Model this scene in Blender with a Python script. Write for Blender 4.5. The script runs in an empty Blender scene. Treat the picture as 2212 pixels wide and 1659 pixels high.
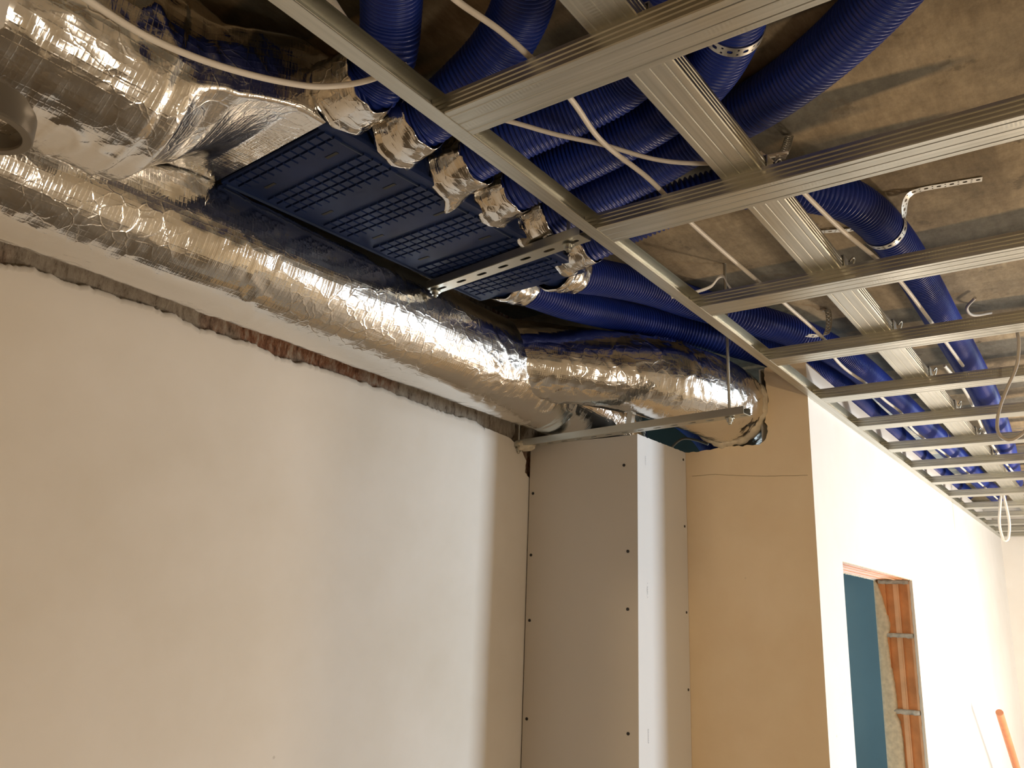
import bpy, bmesh, math, random
from mathutils import Vector, Matrix, noise
random.seed(7)
C = bpy.context.scene.collection
PI = math.pi
ZC = 1.9            # camera height above the floor; coordinates below are measured from the camera

# ---------------------------------------------------------------- camera
cam_d = bpy.data.cameras.new('camera')
cam = bpy.data.objects.new('camera', cam_d)
C.objects.link(cam)
rt = Vector((0.580926, -0.813196, 0.035178))
dn = Vector((0.236871, 0.127551, -0.963132))
fw = Vector((0.778728, 0.56784, 0.266721))
rot = Matrix((rt, -dn, -fw)).transposed()
cam.matrix_world = Matrix.Translation((0, 0, ZC)) @ rot.to_4x4()
cam_d.sensor_fit = 'HORIZONTAL'
cam_d.sensor_width = 36.0
cam_d.lens = 1816.32 / 2212 * 36
cam_d.clip_start = 0.01
bpy.context.scene.camera = cam

# ---------------------------------------------------------------- world, lights, exposure
w = bpy.data.worlds.new('world'); bpy.context.scene.world = w
w.use_nodes = True
w.node_tree.nodes['Background'].inputs[0].default_value = (0.75, 0.85, 1.0, 1)
w.node_tree.nodes['Background'].inputs[1].default_value = 1.0

def lamp(name, kind, loc, energy, color, size=0.1, size_y=None, target=None, spread=None):
    d = bpy.data.lights.new(name, kind); d.energy = energy; d.color = color
    if kind == 'AREA':
        d.size = size
        if size_y: d.shape = 'RECTANGLE'; d.size_y = size_y
        if spread: d.spread = spread
    else:
        d.shadow_soft_size = size
    o = bpy.data.objects.new(name, d); C.objects.link(o)
    o.location = (loc[0], loc[1], loc[2] + ZC)
    if target:
        v = Vector(target) - Vector(loc)
        o.rotation_euler = v.to_track_quat('-Z', 'Y').to_euler()
    return o

# daylight falling in through the window of the hall's right-hand wall
lamp('window_daylight', 'AREA', (4.05, -2.80, -0.15), 128, (0.78, 0.90, 1.0), 0.75, 1.3, (2.3, 0.9, 0.0))
# warm work lamp standing in the hall close to the white wall
lamp('work_lamp', 'POINT', (4.25, -0.62, -0.60), 140, (1.0, 0.80, 0.60), 0.11)
# warm lamp in the room behind the camera, shining through the shaped opening
lamp('rear_lamp', 'POINT', (-3.2, -1.0, -0.10), 150, (1.0, 0.73, 0.43), 0.05)
# added warm fill that lifts the left wall and the foil highlight
lamp('fill_light', 'AREA', (0.75, -0.98, -0.75), 9.5, (1.0, 0.84, 0.66), 0.35, 0.35, (0.35, 1.3, -0.1))
# daylight in the room behind the doorway
lamp('inner_room_daylight', 'AREA', (5.2, 1.9, -0.2), 165, (0.80, 0.90, 1.0), 0.9, 1.1, (2.6, 1.3, 0.2))

vs = bpy.context.scene.view_settings
vs.view_transform = 'Standard'; vs.look = 'None'
vs.exposure = 0.0; vs.gamma = 1.0; vs.use_curve_mapping = False
# ---------------------------------------------------------------- materials
def new_mat(name):
    m = bpy.data.materials.new(name); m.use_nodes = True
    nt = m.node_tree; b = nt.nodes['Principled BSDF']
    return m, nt, b
def node(nt, kind, **kw):
    n = nt.nodes.new(kind)
    for k, v in kw.items():
        if k in n.inputs: n.inputs[k].default_value = v
        else: setattr(n, k, v)
    return n
def ramp(nt, stops, src):
    r = nt.nodes.new('ShaderNodeValToRGB'); e = r.color_ramp.elements
    while len(e) < len(stops): e.new(0.5)
    for i, (p, c) in enumerate(stops):
        e[i].position = p; e[i].color = (c[0], c[1], c[2], 1) if len(c) == 3 else c
    nt.links.new(src, r.inputs[0]); return r
def mixc(nt, fac, a, b, mode='MIX'):
    n = nt.nodes.new('ShaderNodeMix'); n.data_type = 'RGBA'; n.blend_type = mode
    for s, v in ((n.inputs[0], fac), (n.inputs[6], a), (n.inputs[7], b)):
        if hasattr(v, 'is_linked') or hasattr(v, 'links'): nt.links.new(v, s)
        elif isinstance(v, (int, float)): s.default_value = v
        else: s.default_value = (v[0], v[1], v[2], 1)
    return n.outputs[2]
def math_n(nt, op, a, b=None, c=None):
    n = nt.nodes.new('ShaderNodeMath'); n.operation = op
    for i, v in enumerate((a, b, c)):
        if v is None: continue
        if isinstance(v, (int, float)): n.inputs[i].default_value = v
        else: nt.links.new(v, n.inputs[i])
    return n.outputs[0]
def coords(nt, kind='Object', scale=(1, 1, 1), rotz=0):
    t = nt.nodes.new('ShaderNodeTexCoord'); mp = nt.nodes.new('ShaderNodeMapping')
    mp.inputs['Scale'].default_value = scale; mp.inputs['Rotation'].default_value = (0, 0, rotz)
    nt.links.new(t.outputs[kind], mp.inputs[0]); return mp.outputs[0]
def bump(nt, b, h, strength, dist):
    n = nt.nodes.new('ShaderNodeBump'); n.inputs['Strength'].default_value = strength
    n.inputs['Distance'].default_value = dist
    nt.links.new(h, n.inputs['Height']); nt.links.new(n.outputs[0], b.inputs['Normal']); return n
def tex(nt, kind, vec, **kw):
    n = node(nt, kind, **kw); nt.links.new(vec, n.inputs['Vector']); return n

def mat_plain(name, col, rough=0.5, metal=0.0, var=0.0, bscale=0, bdist=0.001):
    m, nt, b = new_mat(name)
    b.inputs['Roughness'].default_value = rough; b.inputs['Metallic'].default_value = metal
    b.inputs['Base Color'].default_value = (*col, 1)
    if var or bscale:
        n = tex(nt, 'ShaderNodeTexNoise', coords(nt), Scale=bscale or 20, Detail=4)
        if var:
            r = ramp(nt, [(0.3, [c * (1 - var) for c in col]), (0.7, [min(1, c * (1 + var)) for c in col])], n.outputs[0])
            nt.links.new(r.outputs[0], b.inputs['Base Color'])
        if bscale: bump(nt, b, n.outputs[0], 0.4, bdist)
    return m

def mat_plaster(name, col, dirt):
    m, nt, b = new_mat(name)
    co = coords(nt)
    n1 = tex(nt, 'ShaderNodeTexNoise', co, Scale=1.7, Detail=5, Roughness=0.55)
    n2 = tex(nt, 'ShaderNodeTexNoise', co, Scale=9, Detail=6, Roughness=0.65)
    c1 = ramp(nt, [(0.35, dirt), (0.62, col)], n1.outputs[0])
    c2 = mixc(nt, 0.12, c1.outputs[0], n2.outputs[0], 'OVERLAY')
    sp = tex(nt, 'ShaderNodeTexVoronoi', co, Scale=7.0)
    spot = ramp(nt, [(0.0, (1, 1, 1)), (0.018, (1, 1, 1)), (0.03, (0, 0, 0))], sp.outputs['Distance'])
    k = tex(nt, 'ShaderNodeTexNoise', co, Scale=2.3)
    kk = math_n(nt, 'GREATER_THAN', k.outputs[0], 0.60)
    f = math_n(nt, 'MULTIPLY', spot.outputs[0], kk)
    f = math_n(nt, 'MULTIPLY', f, 0.35)
    nt.links.new(mixc(nt, f, c2, (0.25, 0.2, 0.14)), b.inputs['Base Color'])
    b.inputs['Roughness'].default_value = 0.75
    n3 = tex(nt, 'ShaderNodeTexNoise', co, Scale=60, Detail=4)
    bump(nt, b, n3.outputs[0], 0.12, 0.001)
    return m

def mat_concrete():
    m, nt, b = new_mat('slab_concrete')
    co = coords(nt)
    n1 = tex(nt, 'ShaderNodeTexNoise', co, Scale=3.0, Detail=8, Roughness=0.6)
    base = ramp(nt, [(0.33, (0.19, 0.15, 0.095)), (0.5, (0.36, 0.285, 0.18)), (0.66, (0.50, 0.40, 0.26))], n1.outputs[0])
    # smooth grey mortar smears laid across the slab in bands
    cb = coords(nt, 'Object', (3.1, 0.35, 1), 0.06)
    n2 = tex(nt, 'ShaderNodeTexNoise', cb, Scale=1.3, Detail=3, Roughness=0.45)
    band = ramp(nt, [(0.50, (0, 0, 0)), (0.525, (1, 1, 1))], n2.outputs[0])
    n4 = tex(nt, 'ShaderNodeTexNoise', co, Scale=14, Detail=5)
    grey = ramp(nt, [(0.3, (0.125, 0.115, 0.09)), (0.7, (0.19, 0.18, 0.145))], n4.outputs[0])
    c = mixc(nt, band.outputs[0], base.outputs[0], grey.outputs[0])
    n5 = tex(nt, 'ShaderNodeTexNoise', coords(nt, 'Object', (0.5, 4.5, 1), 0.1), Scale=1.6, Detail=6, Roughness=0.7)
    st = ramp(nt, [(0.36, (0.55, 0.5, 0.44)), (0.55, (1, 1, 1))], n5.outputs[0])
    c = mixc(nt, 0.6, c, st.outputs[0], 'MULTIPLY')
    # pits and dark spatters
    v = tex(nt, 'ShaderNodeTexVoronoi', co, Scale=13)
    v.inputs['Randomness'].default_value = 1
    pit = ramp(nt, [(0.06, (1, 1, 1)), (0.16, (0, 0, 0))], v.outputs['Distance'])
    k = tex(nt, 'ShaderNodeTexNoise', co, Scale=4.2, Detail=2)
    kk = ramp(nt, [(0.55, (0, 0, 0)), (0.6, (1, 1, 1))], k.outputs[0])
    f = math_n(nt, 'MULTIPLY', pit.outputs[0], kk.outputs[0])
    c = mixc(nt, math_n(nt, 'MULTIPLY', f, 0.75), c, (0.09, 0.07, 0.05))
    n6 = tex(nt, 'ShaderNodeTexNoise', co, Scale=8.5, Detail=5, Roughness=0.7)
    bl = ramp(nt, [(0.60, (0, 0, 0)), (0.66, (0.7, 0.7, 0.7))], n6.outputs[0])
    c = mixc(nt, bl.outputs[0], c, (0.14, 0.11, 0.07))
    n7 = tex(nt, 'ShaderNodeTexNoise', coords(nt, 'Object', (1, 2.2, 1)), Scale=30, Detail=8, Roughness=0.75)
    g7 = ramp(nt, [(0.35, (0.72, 0.70, 0.66)), (0.62, (1.12, 1.10, 1.06))], n7.outputs[0])
    c = mixc(nt, 0.8, c, g7.outputs[0], 'MULTIPLY')
    nt.links.new(c, b.inputs['Base Color'])
    b.inputs['Roughness'].default_value = 0.85
    n3 = tex(nt, 'ShaderNodeTexNoise', co, Scale=35, Detail=8)
    h = math_n(nt, 'SUBTRACT', n3.outputs[0], math_n(nt, 'MULTIPLY', f, 1.0))
    bump(nt, b, h, 0.5, 0.004)
    return m

def mat_masonry():
    m, nt, b = new_mat('bare_masonry')
    co = coords(nt, 'Object', (1, 1, 0.35))
    n1 = tex(nt, 'ShaderNodeTexNoise', co, Scale=75, Detail=8, Roughness=0.75)
    n2 = tex(nt, 'ShaderNodeTexNoise', coords(nt), Scale=3.4, Detail=3)
    g = ramp(nt, [(0.34, (0.12, 0.085, 0.06)), (0.45, (0.34, 0.29, 0.23)), (0.66, (0.52, 0.46, 0.38))], n1.outputs[0])
    r = ramp(nt, [(0.38, (0.09, 0.04, 0.025)), (0.5, (0.30, 0.14, 0.075)), (0.62, (0.46, 0.38, 0.30))], n1.outputs[0])
    k = ramp(nt, [(0.54, (0, 0, 0)), (0.60, (1, 1, 1))], n2.outputs[0])
    nt.links.new(mixc(nt, k.outputs[0], g.outputs[0], r.outputs[0]), b.inputs['Base Color'])
    b.inputs['Roughness'].default_value = 0.9
    bump(nt, b, n1.outputs[0], 0.8, 0.01)
    return m

def mat_foil(name, crease=1.0, tint=(0.76, 0.75, 0.725)):
    # aluminium foil over mineral wool, with the scrim threads showing; UV is in metres
    m, nt, b = new_mat(name)
    b.inputs['Metallic'].default_value = 1.0
    uv = coords(nt, 'UV')
    ob = coords(nt, 'Object')
    nz = tex(nt, 'ShaderNodeTexNoise', ob, Scale=22, Detail=2)
    warp = nt.nodes.new('ShaderNodeVectorMath'); warp.operation = 'SCALE'
    nt.links.new(nz.outputs['Color'], warp.inputs[0]); warp.inputs['Scale'].default_value = 0.035
    add = nt.nodes.new('ShaderNodeVectorMath'); add.operation = 'ADD'
    nt.links.new(ob, add.inputs[0]); nt.links.new(warp.outputs[0], add.inputs[1])
    v1 = tex(nt, 'ShaderNodeTexVoronoi', add.outputs[0], Scale=34); v1.feature = 'DISTANCE_TO_EDGE'
    v2 = tex(nt, 'ShaderNodeTexVoronoi', add.outputs[0], Scale=75)
    e1 = ramp(nt, [(0.0, (1, 1, 1)), (0.06, (0.25,) * 3), (0.2, (0, 0, 0))], v1.outputs['Distance'])
    # ribs running round the tube
    cr = coords(nt, 'UV', (95, 7, 1))
    rb = tex(nt, 'ShaderNodeTexNoise', cr, Scale=1.0, Detail=2)
    lz = tex(nt, 'ShaderNodeTexNoise', coords(nt, 'UV', (5, 60, 1)), Scale=1.0, Detail=2)
    # scrim
    wx = tex(nt, 'ShaderNodeTexWave', uv, Scale=48 / 1.0, Distortion=0.6)
    wx.bands_direction = 'X'
    wy = tex(nt, 'ShaderNodeTexWave', uv, Scale=32 / 1.0, Distortion=0.6)
    wy.bands_direction = 'Y'
    px = math_n(nt, 'POWER', wx.outputs[1], 8.0); py = math_n(nt, 'POWER', wy.outputs[1], 8.0)
    scr = math_n(nt, 'MAXIMUM', px, py)
    msk = tex(nt, 'ShaderNodeTexNoise', ob, Scale=5.5, Detail=2)
    mk = ramp(nt, [(0.42, (0.12,) * 3), (0.60, (1, 1, 1))], msk.outputs[0])
    h = math_n(nt, 'MULTIPLY', e1.outputs[0], 0.55 * crease)
    h = math_n(nt, 'ADD', h, math_n(nt, 'MULTIPLY', v2.outputs['Distance'], 0.5 * crease))
    h = math_n(nt, 'MULTIPLY', h, mk.outputs[0])
    h = math_n(nt, 'ADD', h, math_n(nt, 'MULTIPLY', rb.outputs[0], 0.8))
    h = math_n(nt, 'ADD', h, math_n(nt, 'MULTIPLY', lz.outputs[0], 0.5))
    h = math_n(nt, 'ADD', h, math_n(nt, 'MULTIPLY', scr, 0.12))
    bump(nt, b, h, 0.6, 0.00105)
    ro = ramp(nt, [(0.35, (0.10,) * 3), (0.65, (0.22,) * 3)], msk.outputs[0])
    nt.links.new(ro.outputs[0], b.inputs['Roughness'])
    b.inputs['Base Color'].default_value = (*tint, 1)
    return m

def mat_galv():
    m, nt, b = new_mat('galvanised_steel')
    b.inputs['Metallic'].default_value = 1.0
    n = tex(nt, 'ShaderNodeTexNoise', coords(nt, 'UV', (3, 160, 1)), Scale=1.0, Detail=4)
    n2 = tex(nt, 'ShaderNodeTexNoise', coords(nt), Scale=6, Detail=3)
    c = ramp(nt, [(0.3, (0.47, 0.475, 0.43)), (0.7, (0.61, 0.61, 0.56))], n.outputs[0])
    nt.links.new(c.outputs[0], b.inputs['Base Color'])
    r = ramp(nt, [(0.3, (0.30,) * 3), (0.7, (0.44,) * 3)], n2.outputs[0])
    nt.links.new(r.outputs[0], b.inputs['Roughness'])
    # fine knurling rolled across the sheet in patches
    wv = tex(nt, 'ShaderNodeTexWave', coords(nt, 'UV'), Scale=62.0); wv.bands_direction = 'X'
    mk = tex(nt, 'ShaderNodeTexNoise', coords(nt, 'UV', (7, 30, 1)), Scale=1.0)
    mm = ramp(nt, [(0.50, (0, 0, 0)), (0.62, (1, 1, 1))], mk.outputs[0])
    h = math_n(nt, 'ADD', math_n(nt, 'MULTIPLY', wv.outputs[1], mm.outputs[0]), math_n(nt, 'MULTIPLY', n.outputs[0], 0.7))
    bump(nt, b, h, 0.25, 0.0004)
    return m

def mat_pipe():
    m, nt, b = new_mat('blue_plastic_pipe')
    n = tex(nt, 'ShaderNodeTexNoise', coords(nt), Scale=5, Detail=4)
    c = ramp(nt, [(0.35, (0.010, 0.027, 0.20)), (0.7, (0.016, 0.042, 0.29))], n.outputs[0])
    nt.links.new(c.outputs[0], b.inputs['Base Color'])
    b.inputs['Roughness'].default_value = 0.36
    b.inputs['Specular IOR Level'].default_value = 0.33
    return m

def lowspec(m, v):
    m.node_tree.nodes['Principled BSDF'].inputs['Specular IOR Level'].default_value = v; return m
M = dict(
    plaster=mat_plaster('wall_plaster', (0.80, 0.76, 0.70), (0.72, 0.67, 0.59)),
    white=mat_plaster('white_plaster', (0.77, 0.75, 0.71), (0.73, 0.70, 0.65)),
    ochre=mat_plaster('ochre_plaster', (0.76, 0.63, 0.45), (0.69, 0.56, 0.38)),
    concrete=mat_concrete(), masonry=mat_masonry(), foil=mat_foil('foil_wrap'),
    foil2=mat_foil('foil_tape', 1.6), foil3=mat_foil('foil_smooth', 0.35),
    galv=mat_galv(), pipe=mat_pipe(),
    board=mat_plain('gypsum_paper_shaded', (0.56, 0.52, 0.46), 0.8, 0, 0.03, 3),  # casing front: off-white board paper, darkened to carry its shade
    paper=mat_plain('gypsum_paper_lit', (0.72, 0.71, 0.70), 0.85),  # casing side: the same paper, lightened to carry the daylight on it
    ink=mat_plain('faded_print', (0.36, 0.38, 0.42), 0.8),
    screw=mat_plain('black_screw', (0.012, 0.010, 0.010), 0.5),
    teal=mat_plain('teal_paint', (0.17, 0.27, 0.31), 0.7, 0, 0.05, 3),
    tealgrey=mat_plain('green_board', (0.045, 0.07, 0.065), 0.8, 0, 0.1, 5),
    brick=mat_plain('terracotta', (0.60, 0.27, 0.11), 0.8, 0, 0.16, 18, 0.002),
    brickl=mat_plain('terracotta_edge', (0.70, 0.42, 0.25), 0.8, 0, 0.12, 18, 0.002),
    mortar=mat_plain('mortar', (0.48, 0.46, 0.42), 0.95, 0, 0.35, 45, 0.01),
    manifold=lowspec(mat_plain('navy_plastic', (0.009, 0.022, 0.085), 0.5, 0, 0.25, 9, 0.001), 0.2),
    dust=mat_plain('dusty_navy_plastic', (0.020, 0.036, 0.085), 0.55, 0, 0.3, 9, 0.001),
    cable=mat_plain('white_cable', (0.74, 0.70, 0.63), 0.45, 0, 0.05, 30, 0.0005),
    gcable=mat_plain('grey_cable', (0.50, 0.46, 0.40), 0.5),
    grey=mat_plain('grey_metal', (0.20, 0.18, 0.15), 0.42, 0.6, 0.05, 12, 0.0005),
    dark=mat_plain('dark_rubber', (0.015, 0.014, 0.012), 0.6),
    wood=mat_plain('reddish_wood', (0.50, 0.20, 0.10), 0.6, 0, 0.12, 25),
    floor=mat_plain('screed', (0.15, 0.125, 0.095), 0.9, 0, 0.12, 4),
    cracks=mat_plain('hairline_crack', (0.22, 0.16, 0.10), 0.9),
    strap=mat_plain('zinc_strap', (0.66, 0.64, 0.58), 0.35, 0.85, 0.05, 30),
    glue=mat_plain('plaster_lump', (0.62, 0.55, 0.42), 0.95, 0, 0.15, 60, 0.004),
)

# ---------------------------------------------------------------- mesh helpers
class MB:
    def __init__(s): s.v = []; s.f = []; s.uv = []; s.mi = []; s.smooth = []
    def face(s, pts, uvs=None, mi=0, sm=False):
        b = len(s.v); s.v += [tuple(p) for p in pts]
        s.f.append(list(range(b, b + len(pts)))); s.uv.append(uvs); s.mi.append(mi); s.smooth.append(sm)
    def grid(s, rows, uvs=None, close=False, mi=0, sm=True, flip=False):
        b = len(s.v); n = len(rows[0])
        for r in rows: s.v += [tuple(p) for p in r]
        for i in range(len(rows) - 1):
            for j in range(n if close else n - 1):
                k = (j + 1) % n
                f = [b + i * n + j, b + i * n + k, b + (i + 1) * n + k, b + (i + 1) * n + j]
                u = None
                if uvs:
                    u = [uvs[i][j], uvs[i][k] if k else (uvs[i][j][0], uvs[i][j][1] + (uvs[i][1][1] - uvs[i][0][1])),
                         uvs[i + 1][k] if k else (uvs[i + 1][j][0], uvs[i + 1][j][1] + (uvs[i + 1][1][1] - uvs[i + 1][0][1])), uvs[i + 1][j]]
                if flip: f = f[::-1]; u = u[::-1] if u else None
                s.f.append(f); s.uv.append(u); s.mi.append(mi); s.smooth.append(sm)
    def box(s, a, b, mi=0):
        x0, y0, z0 = a; x1, y1, z1 = b
        p = [(x0, y0, z0), (x1, y0, z0), (x1, y1, z0), (x0, y1, z0), (x0, y0, z1), (x1, y0, z1), (x1, y1, z1), (x0, y1, z1)]
        for q in ((0, 3, 2, 1), (4, 5, 6, 7), (0, 1, 5, 4), (1, 2, 6, 5), (2, 3, 7, 6), (3, 0, 4, 7)):
            s.face([p[i] for i in q], mi=mi)
    def obox(s, c, ax, ay, az, mi=0):
        c = Vector(c); ax = Vector(ax); ay = Vector(ay); az = Vector(az)
        p = [c + i * ax + j * ay + k * az for k in (-1, 1) for (i, j) in ((-1, -1), (1, -1), (1, 1), (-1, 1))]
        for q in ((0, 3, 2, 1), (4, 5, 6, 7), (0, 1, 5, 4), (1, 2, 6, 5), (2, 3, 7, 6), (3, 0, 4, 7)):
            s.face([p[i] for i in q], mi=mi)
    def cyl(s, a, b, r, n=16, mi=0, r2=None, caps=True):
        a = Vector(a); b = Vector(b); d = (b - a).normalized()
        u = d.orthogonal().normalized(); v = d.cross(u)
        r2 = r if r2 is None else r2
        A = [a + (u * math.cos(t) + v * math.sin(t)) * r for t in [2 * PI * i / n for i in range(n)]]
        B = [b + (u * math.cos(t) + v * math.sin(t)) * r2 for t in [2 * PI * i / n for i in range(n)]]
        s.grid([A, B], close=True, mi=mi)
        if caps: s.face(A[::-1], mi=mi); s.face(B, mi=mi)

def world_loc(o):
    l = Vector((0, 0, 0))
    while o: l += o.location; o = o.parent
    return l
def obj(name, mb, mats, parent=None, label=None, cat=None, group=None, kind=None):
    me = bpy.data.meshes.new(name)
    if parent: org = world_loc(parent)
    else:
        xs = [p[0] for p in mb.v]; ys = [p[1] for p in mb.v]; zs = [p[2] for p in mb.v]
        org = Vector(((min(xs) + max(xs)) / 2, (min(ys) + max(ys)) / 2, min(zs) + ZC))
    me.from_pydata([(p[0] - org.x, p[1] - org.y, p[2] + ZC - org.z) for p in mb.v], [], mb.f)
    if any(mb.uv):
        ul = me.uv_layers.new(name='UVMap').data
        for poly, u in zip(me.polygons, mb.uv):
            if u:
                for li, c in zip(poly.loop_indices, u): ul[li].uv = c
    for k in (mats if isinstance(mats, (list, tuple)) else [mats]): me.materials.append(M[k])
    for poly, mi, sm in zip(me.polygons, mb.mi, mb.smooth):
        poly.material_index = mi; poly.use_smooth = sm
    me.update()
    o = bpy.data.objects.new(name, me); C.objects.link(o)
    if parent: o.parent = parent
    else: o.location = org
    tagit(o, label, cat, group, kind)
    return o
def tagit(o, label=None, cat=None, group=None, kind=None):
    if label: o['label'] = label
    if cat: o['category'] = cat
    if group: o['group'] = group
    if kind: o['kind'] = kind
def thing(name, label, cat, loc, group=None):
    o = bpy.data.objects.new(name, None); C.objects.link(o)
    o.location = (loc[0], loc[1], loc[2] + ZC); o.empty_display_size = 0.05
    tagit(o, label, cat, group); return o

def smooth_path(pts, step):
    P = [Vector(p) for p in pts]
    P = [P[0] * 2 - P[1]] + P + [P[-1] * 2 - P[-2]]
    dense = []
    for i in range(1, len(P) - 2):
        p0, p1, p2, p3 = P[i - 1:i + 3]
        t1 = (p2 - p0) * 0.5; t2 = (p3 - p1) * 0.5
        L = (p2 - p1).length
        t1 = t1.normalized() * L * 1.0 if t1.length > 0 else t1
        t2 = t2.normalized() * L * 1.0 if t2.length > 0 else t2
        for k in range(24):
            t = k / 24
            dense.append((2 * t**3 - 3 * t * t + 1) * p1 + (t**3 - 2 * t * t + t) * t1 + (-2 * t**3 + 3 * t * t) * p2 + (t**3 - t * t) * t2)
    dense.append(P[-2])
    acc = [0]
    for a, b in zip(dense, dense[1:]): acc.append(acc[-1] + (b - a).length)
    n = max(2, int(acc[-1] / step)); out = []; j = 0
    for i in range(n + 1):
        s = acc[-1] * i / n
        while j < len(acc) - 2 and acc[j + 1] < s: j += 1
        t = (s - acc[j]) / max(1e-9, acc[j + 1] - acc[j])
        out.append(dense[j].lerp(dense[j + 1], t))
    return out, acc[-1]
def frames(path, up=Vector((0, 0, 1))):
    T = []
    for i in range(len(path)):
        a = path[max(0, i - 1)]; b = path[min(len(path) - 1, i + 1)]
        T.append((b - a).normalized())
    u = (up - up.dot(T[0]) * T[0]).normalized(); fr = []
    for t in T:
        u = (u - u.dot(t) * t).normalized()
        fr.append((t, u, t.cross(u)))
    return fr
def tube(path, rad, n=24, uoff=0.0, mb=None, caps=False, a0=0.0):
    # rad(i, s, angle) -> radius
    mb = mb or MB(); fr = frames(path); rows = []; uvs = []; s = 0
    for i, (p, (t, u, v)) in enumerate(zip(path, fr)):
        if i: s += (p - path[i - 1]).length
        row = []; uvr = []
        for j in range(n):
            a = 2 * PI * j / n + a0
            r = rad(i, s, a)
            row.append(p + (u * math.cos(a) + v * math.sin(a)) * r); uvr.append((s + uoff, a * 0.12))
        rows.append(row); uvs.append(uvr)
    mb.grid(rows, uvs, close=True)
    if caps:
        mb.face(rows[0][::-1]); mb.face(rows[-1])
    return mb
def extrude_profile(prof, a, b, upv, thick=0.0008, closed=False, mb=None):
    # thin sheet section prof [(u, v)] swept straight from a to b
    mb = mb or MB(); a = Vector(a); b = Vector(b); d = (b - a).normalized(); up = Vector(upv); side = up.cross(d)
    n = len(prof); N = []
    for i in range(n):
        p = Vector(prof[max(0, i - 1)]); q = Vector(prof[min(n - 1, i + 1)]); t = (q - p).normalized(); N.append(Vector((-t.y, t.x)))
    inner = [(Vector(p) + nn * thick) for p, nn in zip(prof, N)]
    loop = [Vector(p) for p in prof] + inner[::-1]
    acc = [0]
    for p, q in zip(loop, loop[1:]): acc.append(acc[-1] + (q - p).length)
    L = (b - a).length
    A = [a + side * p.x + up * p.y for p in loop]; B = [b + side * p.x + up * p.y for p in loop]
    for i in range(len(loop)):
        k = (i + 1) % len(loop)
        mb.face([A[i], A[k], B[k], B[i]], [(0, acc[i]), (0, acc[i] + (loop[k] - loop[i]).length), (L, acc[i] + (loop[k] - loop[i]).length), (L, acc[i])])
    for e, P_ in ((0, A), (1, B)):
        for i in range(n - 1):
            j = len(loop) - 1 - i
            mb.face([P_[i], P_[i + 1], P_[j - 1], P_[j]])
    return mb
def perforated(path, wdirs, width, cells, mb=None):
    # flat strip with real holes; cells = [(length, [(centre_t, half_u, half_t)...])...]
    mb = mb or MB(); acc = [0]
    for p, q in zip(path, path[1:]): acc.append(acc[-1] + (q - p).length)
    def at(s, t):
        s = max(0, min(acc[-1], s)); j = 0
        lo, hi = 0, len(acc) - 2
        while lo < hi:
            m_ = (lo + hi + 1) // 2
            if acc[m_] <= s: lo = m_
            else: hi = m_ - 1
        j = lo; k = (s - acc[j]) / max(1e-9, acc[j + 1] - acc[j])
        return path[j].lerp(path[j + 1], k) + wdirs[j].lerp(wdirs[min(j + 1, len(wdirs) - 1)], k) * t
    s = 0; i = 0
    while s < acc[-1] - 1e-6:
        L, holes = cells[i % len(cells)]; i += 1
        L = min(L, acc[-1] - s); m_ = len(holes) or 1
        for h in range(m_):
            t0 = -width / 2 + width * h / m_; t1 = t0 + width / m_; cs = s + L / 2; ct = (t0 + t1) / 2
            N = 20; out = []; inn = []
            for k in range(N):
                a = 2 * PI * (k + 0.5) / N; ca, sa = math.cos(a), math.sin(a)
                q = 1 / max(abs(ca), abs(sa)); out.append((cs + ca * q * L / 2, ct + sa * q * (t1 - t0) / 2))
                if holes:
                    off, hu, ht = holes[h]; e = 2 / 3.2
                    inn.append((cs + math.copysign(abs(ca)**e, ca) * min(hu, L * .45), ct + off + math.copysign(abs(sa)**e, sa) * ht))
            if holes:
                for k in range(N):
                    q = (k + 1) % N
                    mb.face([at(*out[k]), at(*out[q]), at(*inn[q]), at(*inn[k])])
            else:
                mb.face([at(s, t0), at(s + L, t0), at(s + L, t1), at(s, t1)])
        s += L
    return mb
def solid(o, t):
    md = o.modifiers.new('thickness', 'SOLIDIFY'); md.thickness = t; md.offset = 0; return o
def nz(p, sc, off=0.0):
    return noise.noise(Vector(p) * sc + Vector((off, off * 1.3, -off)))
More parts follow.
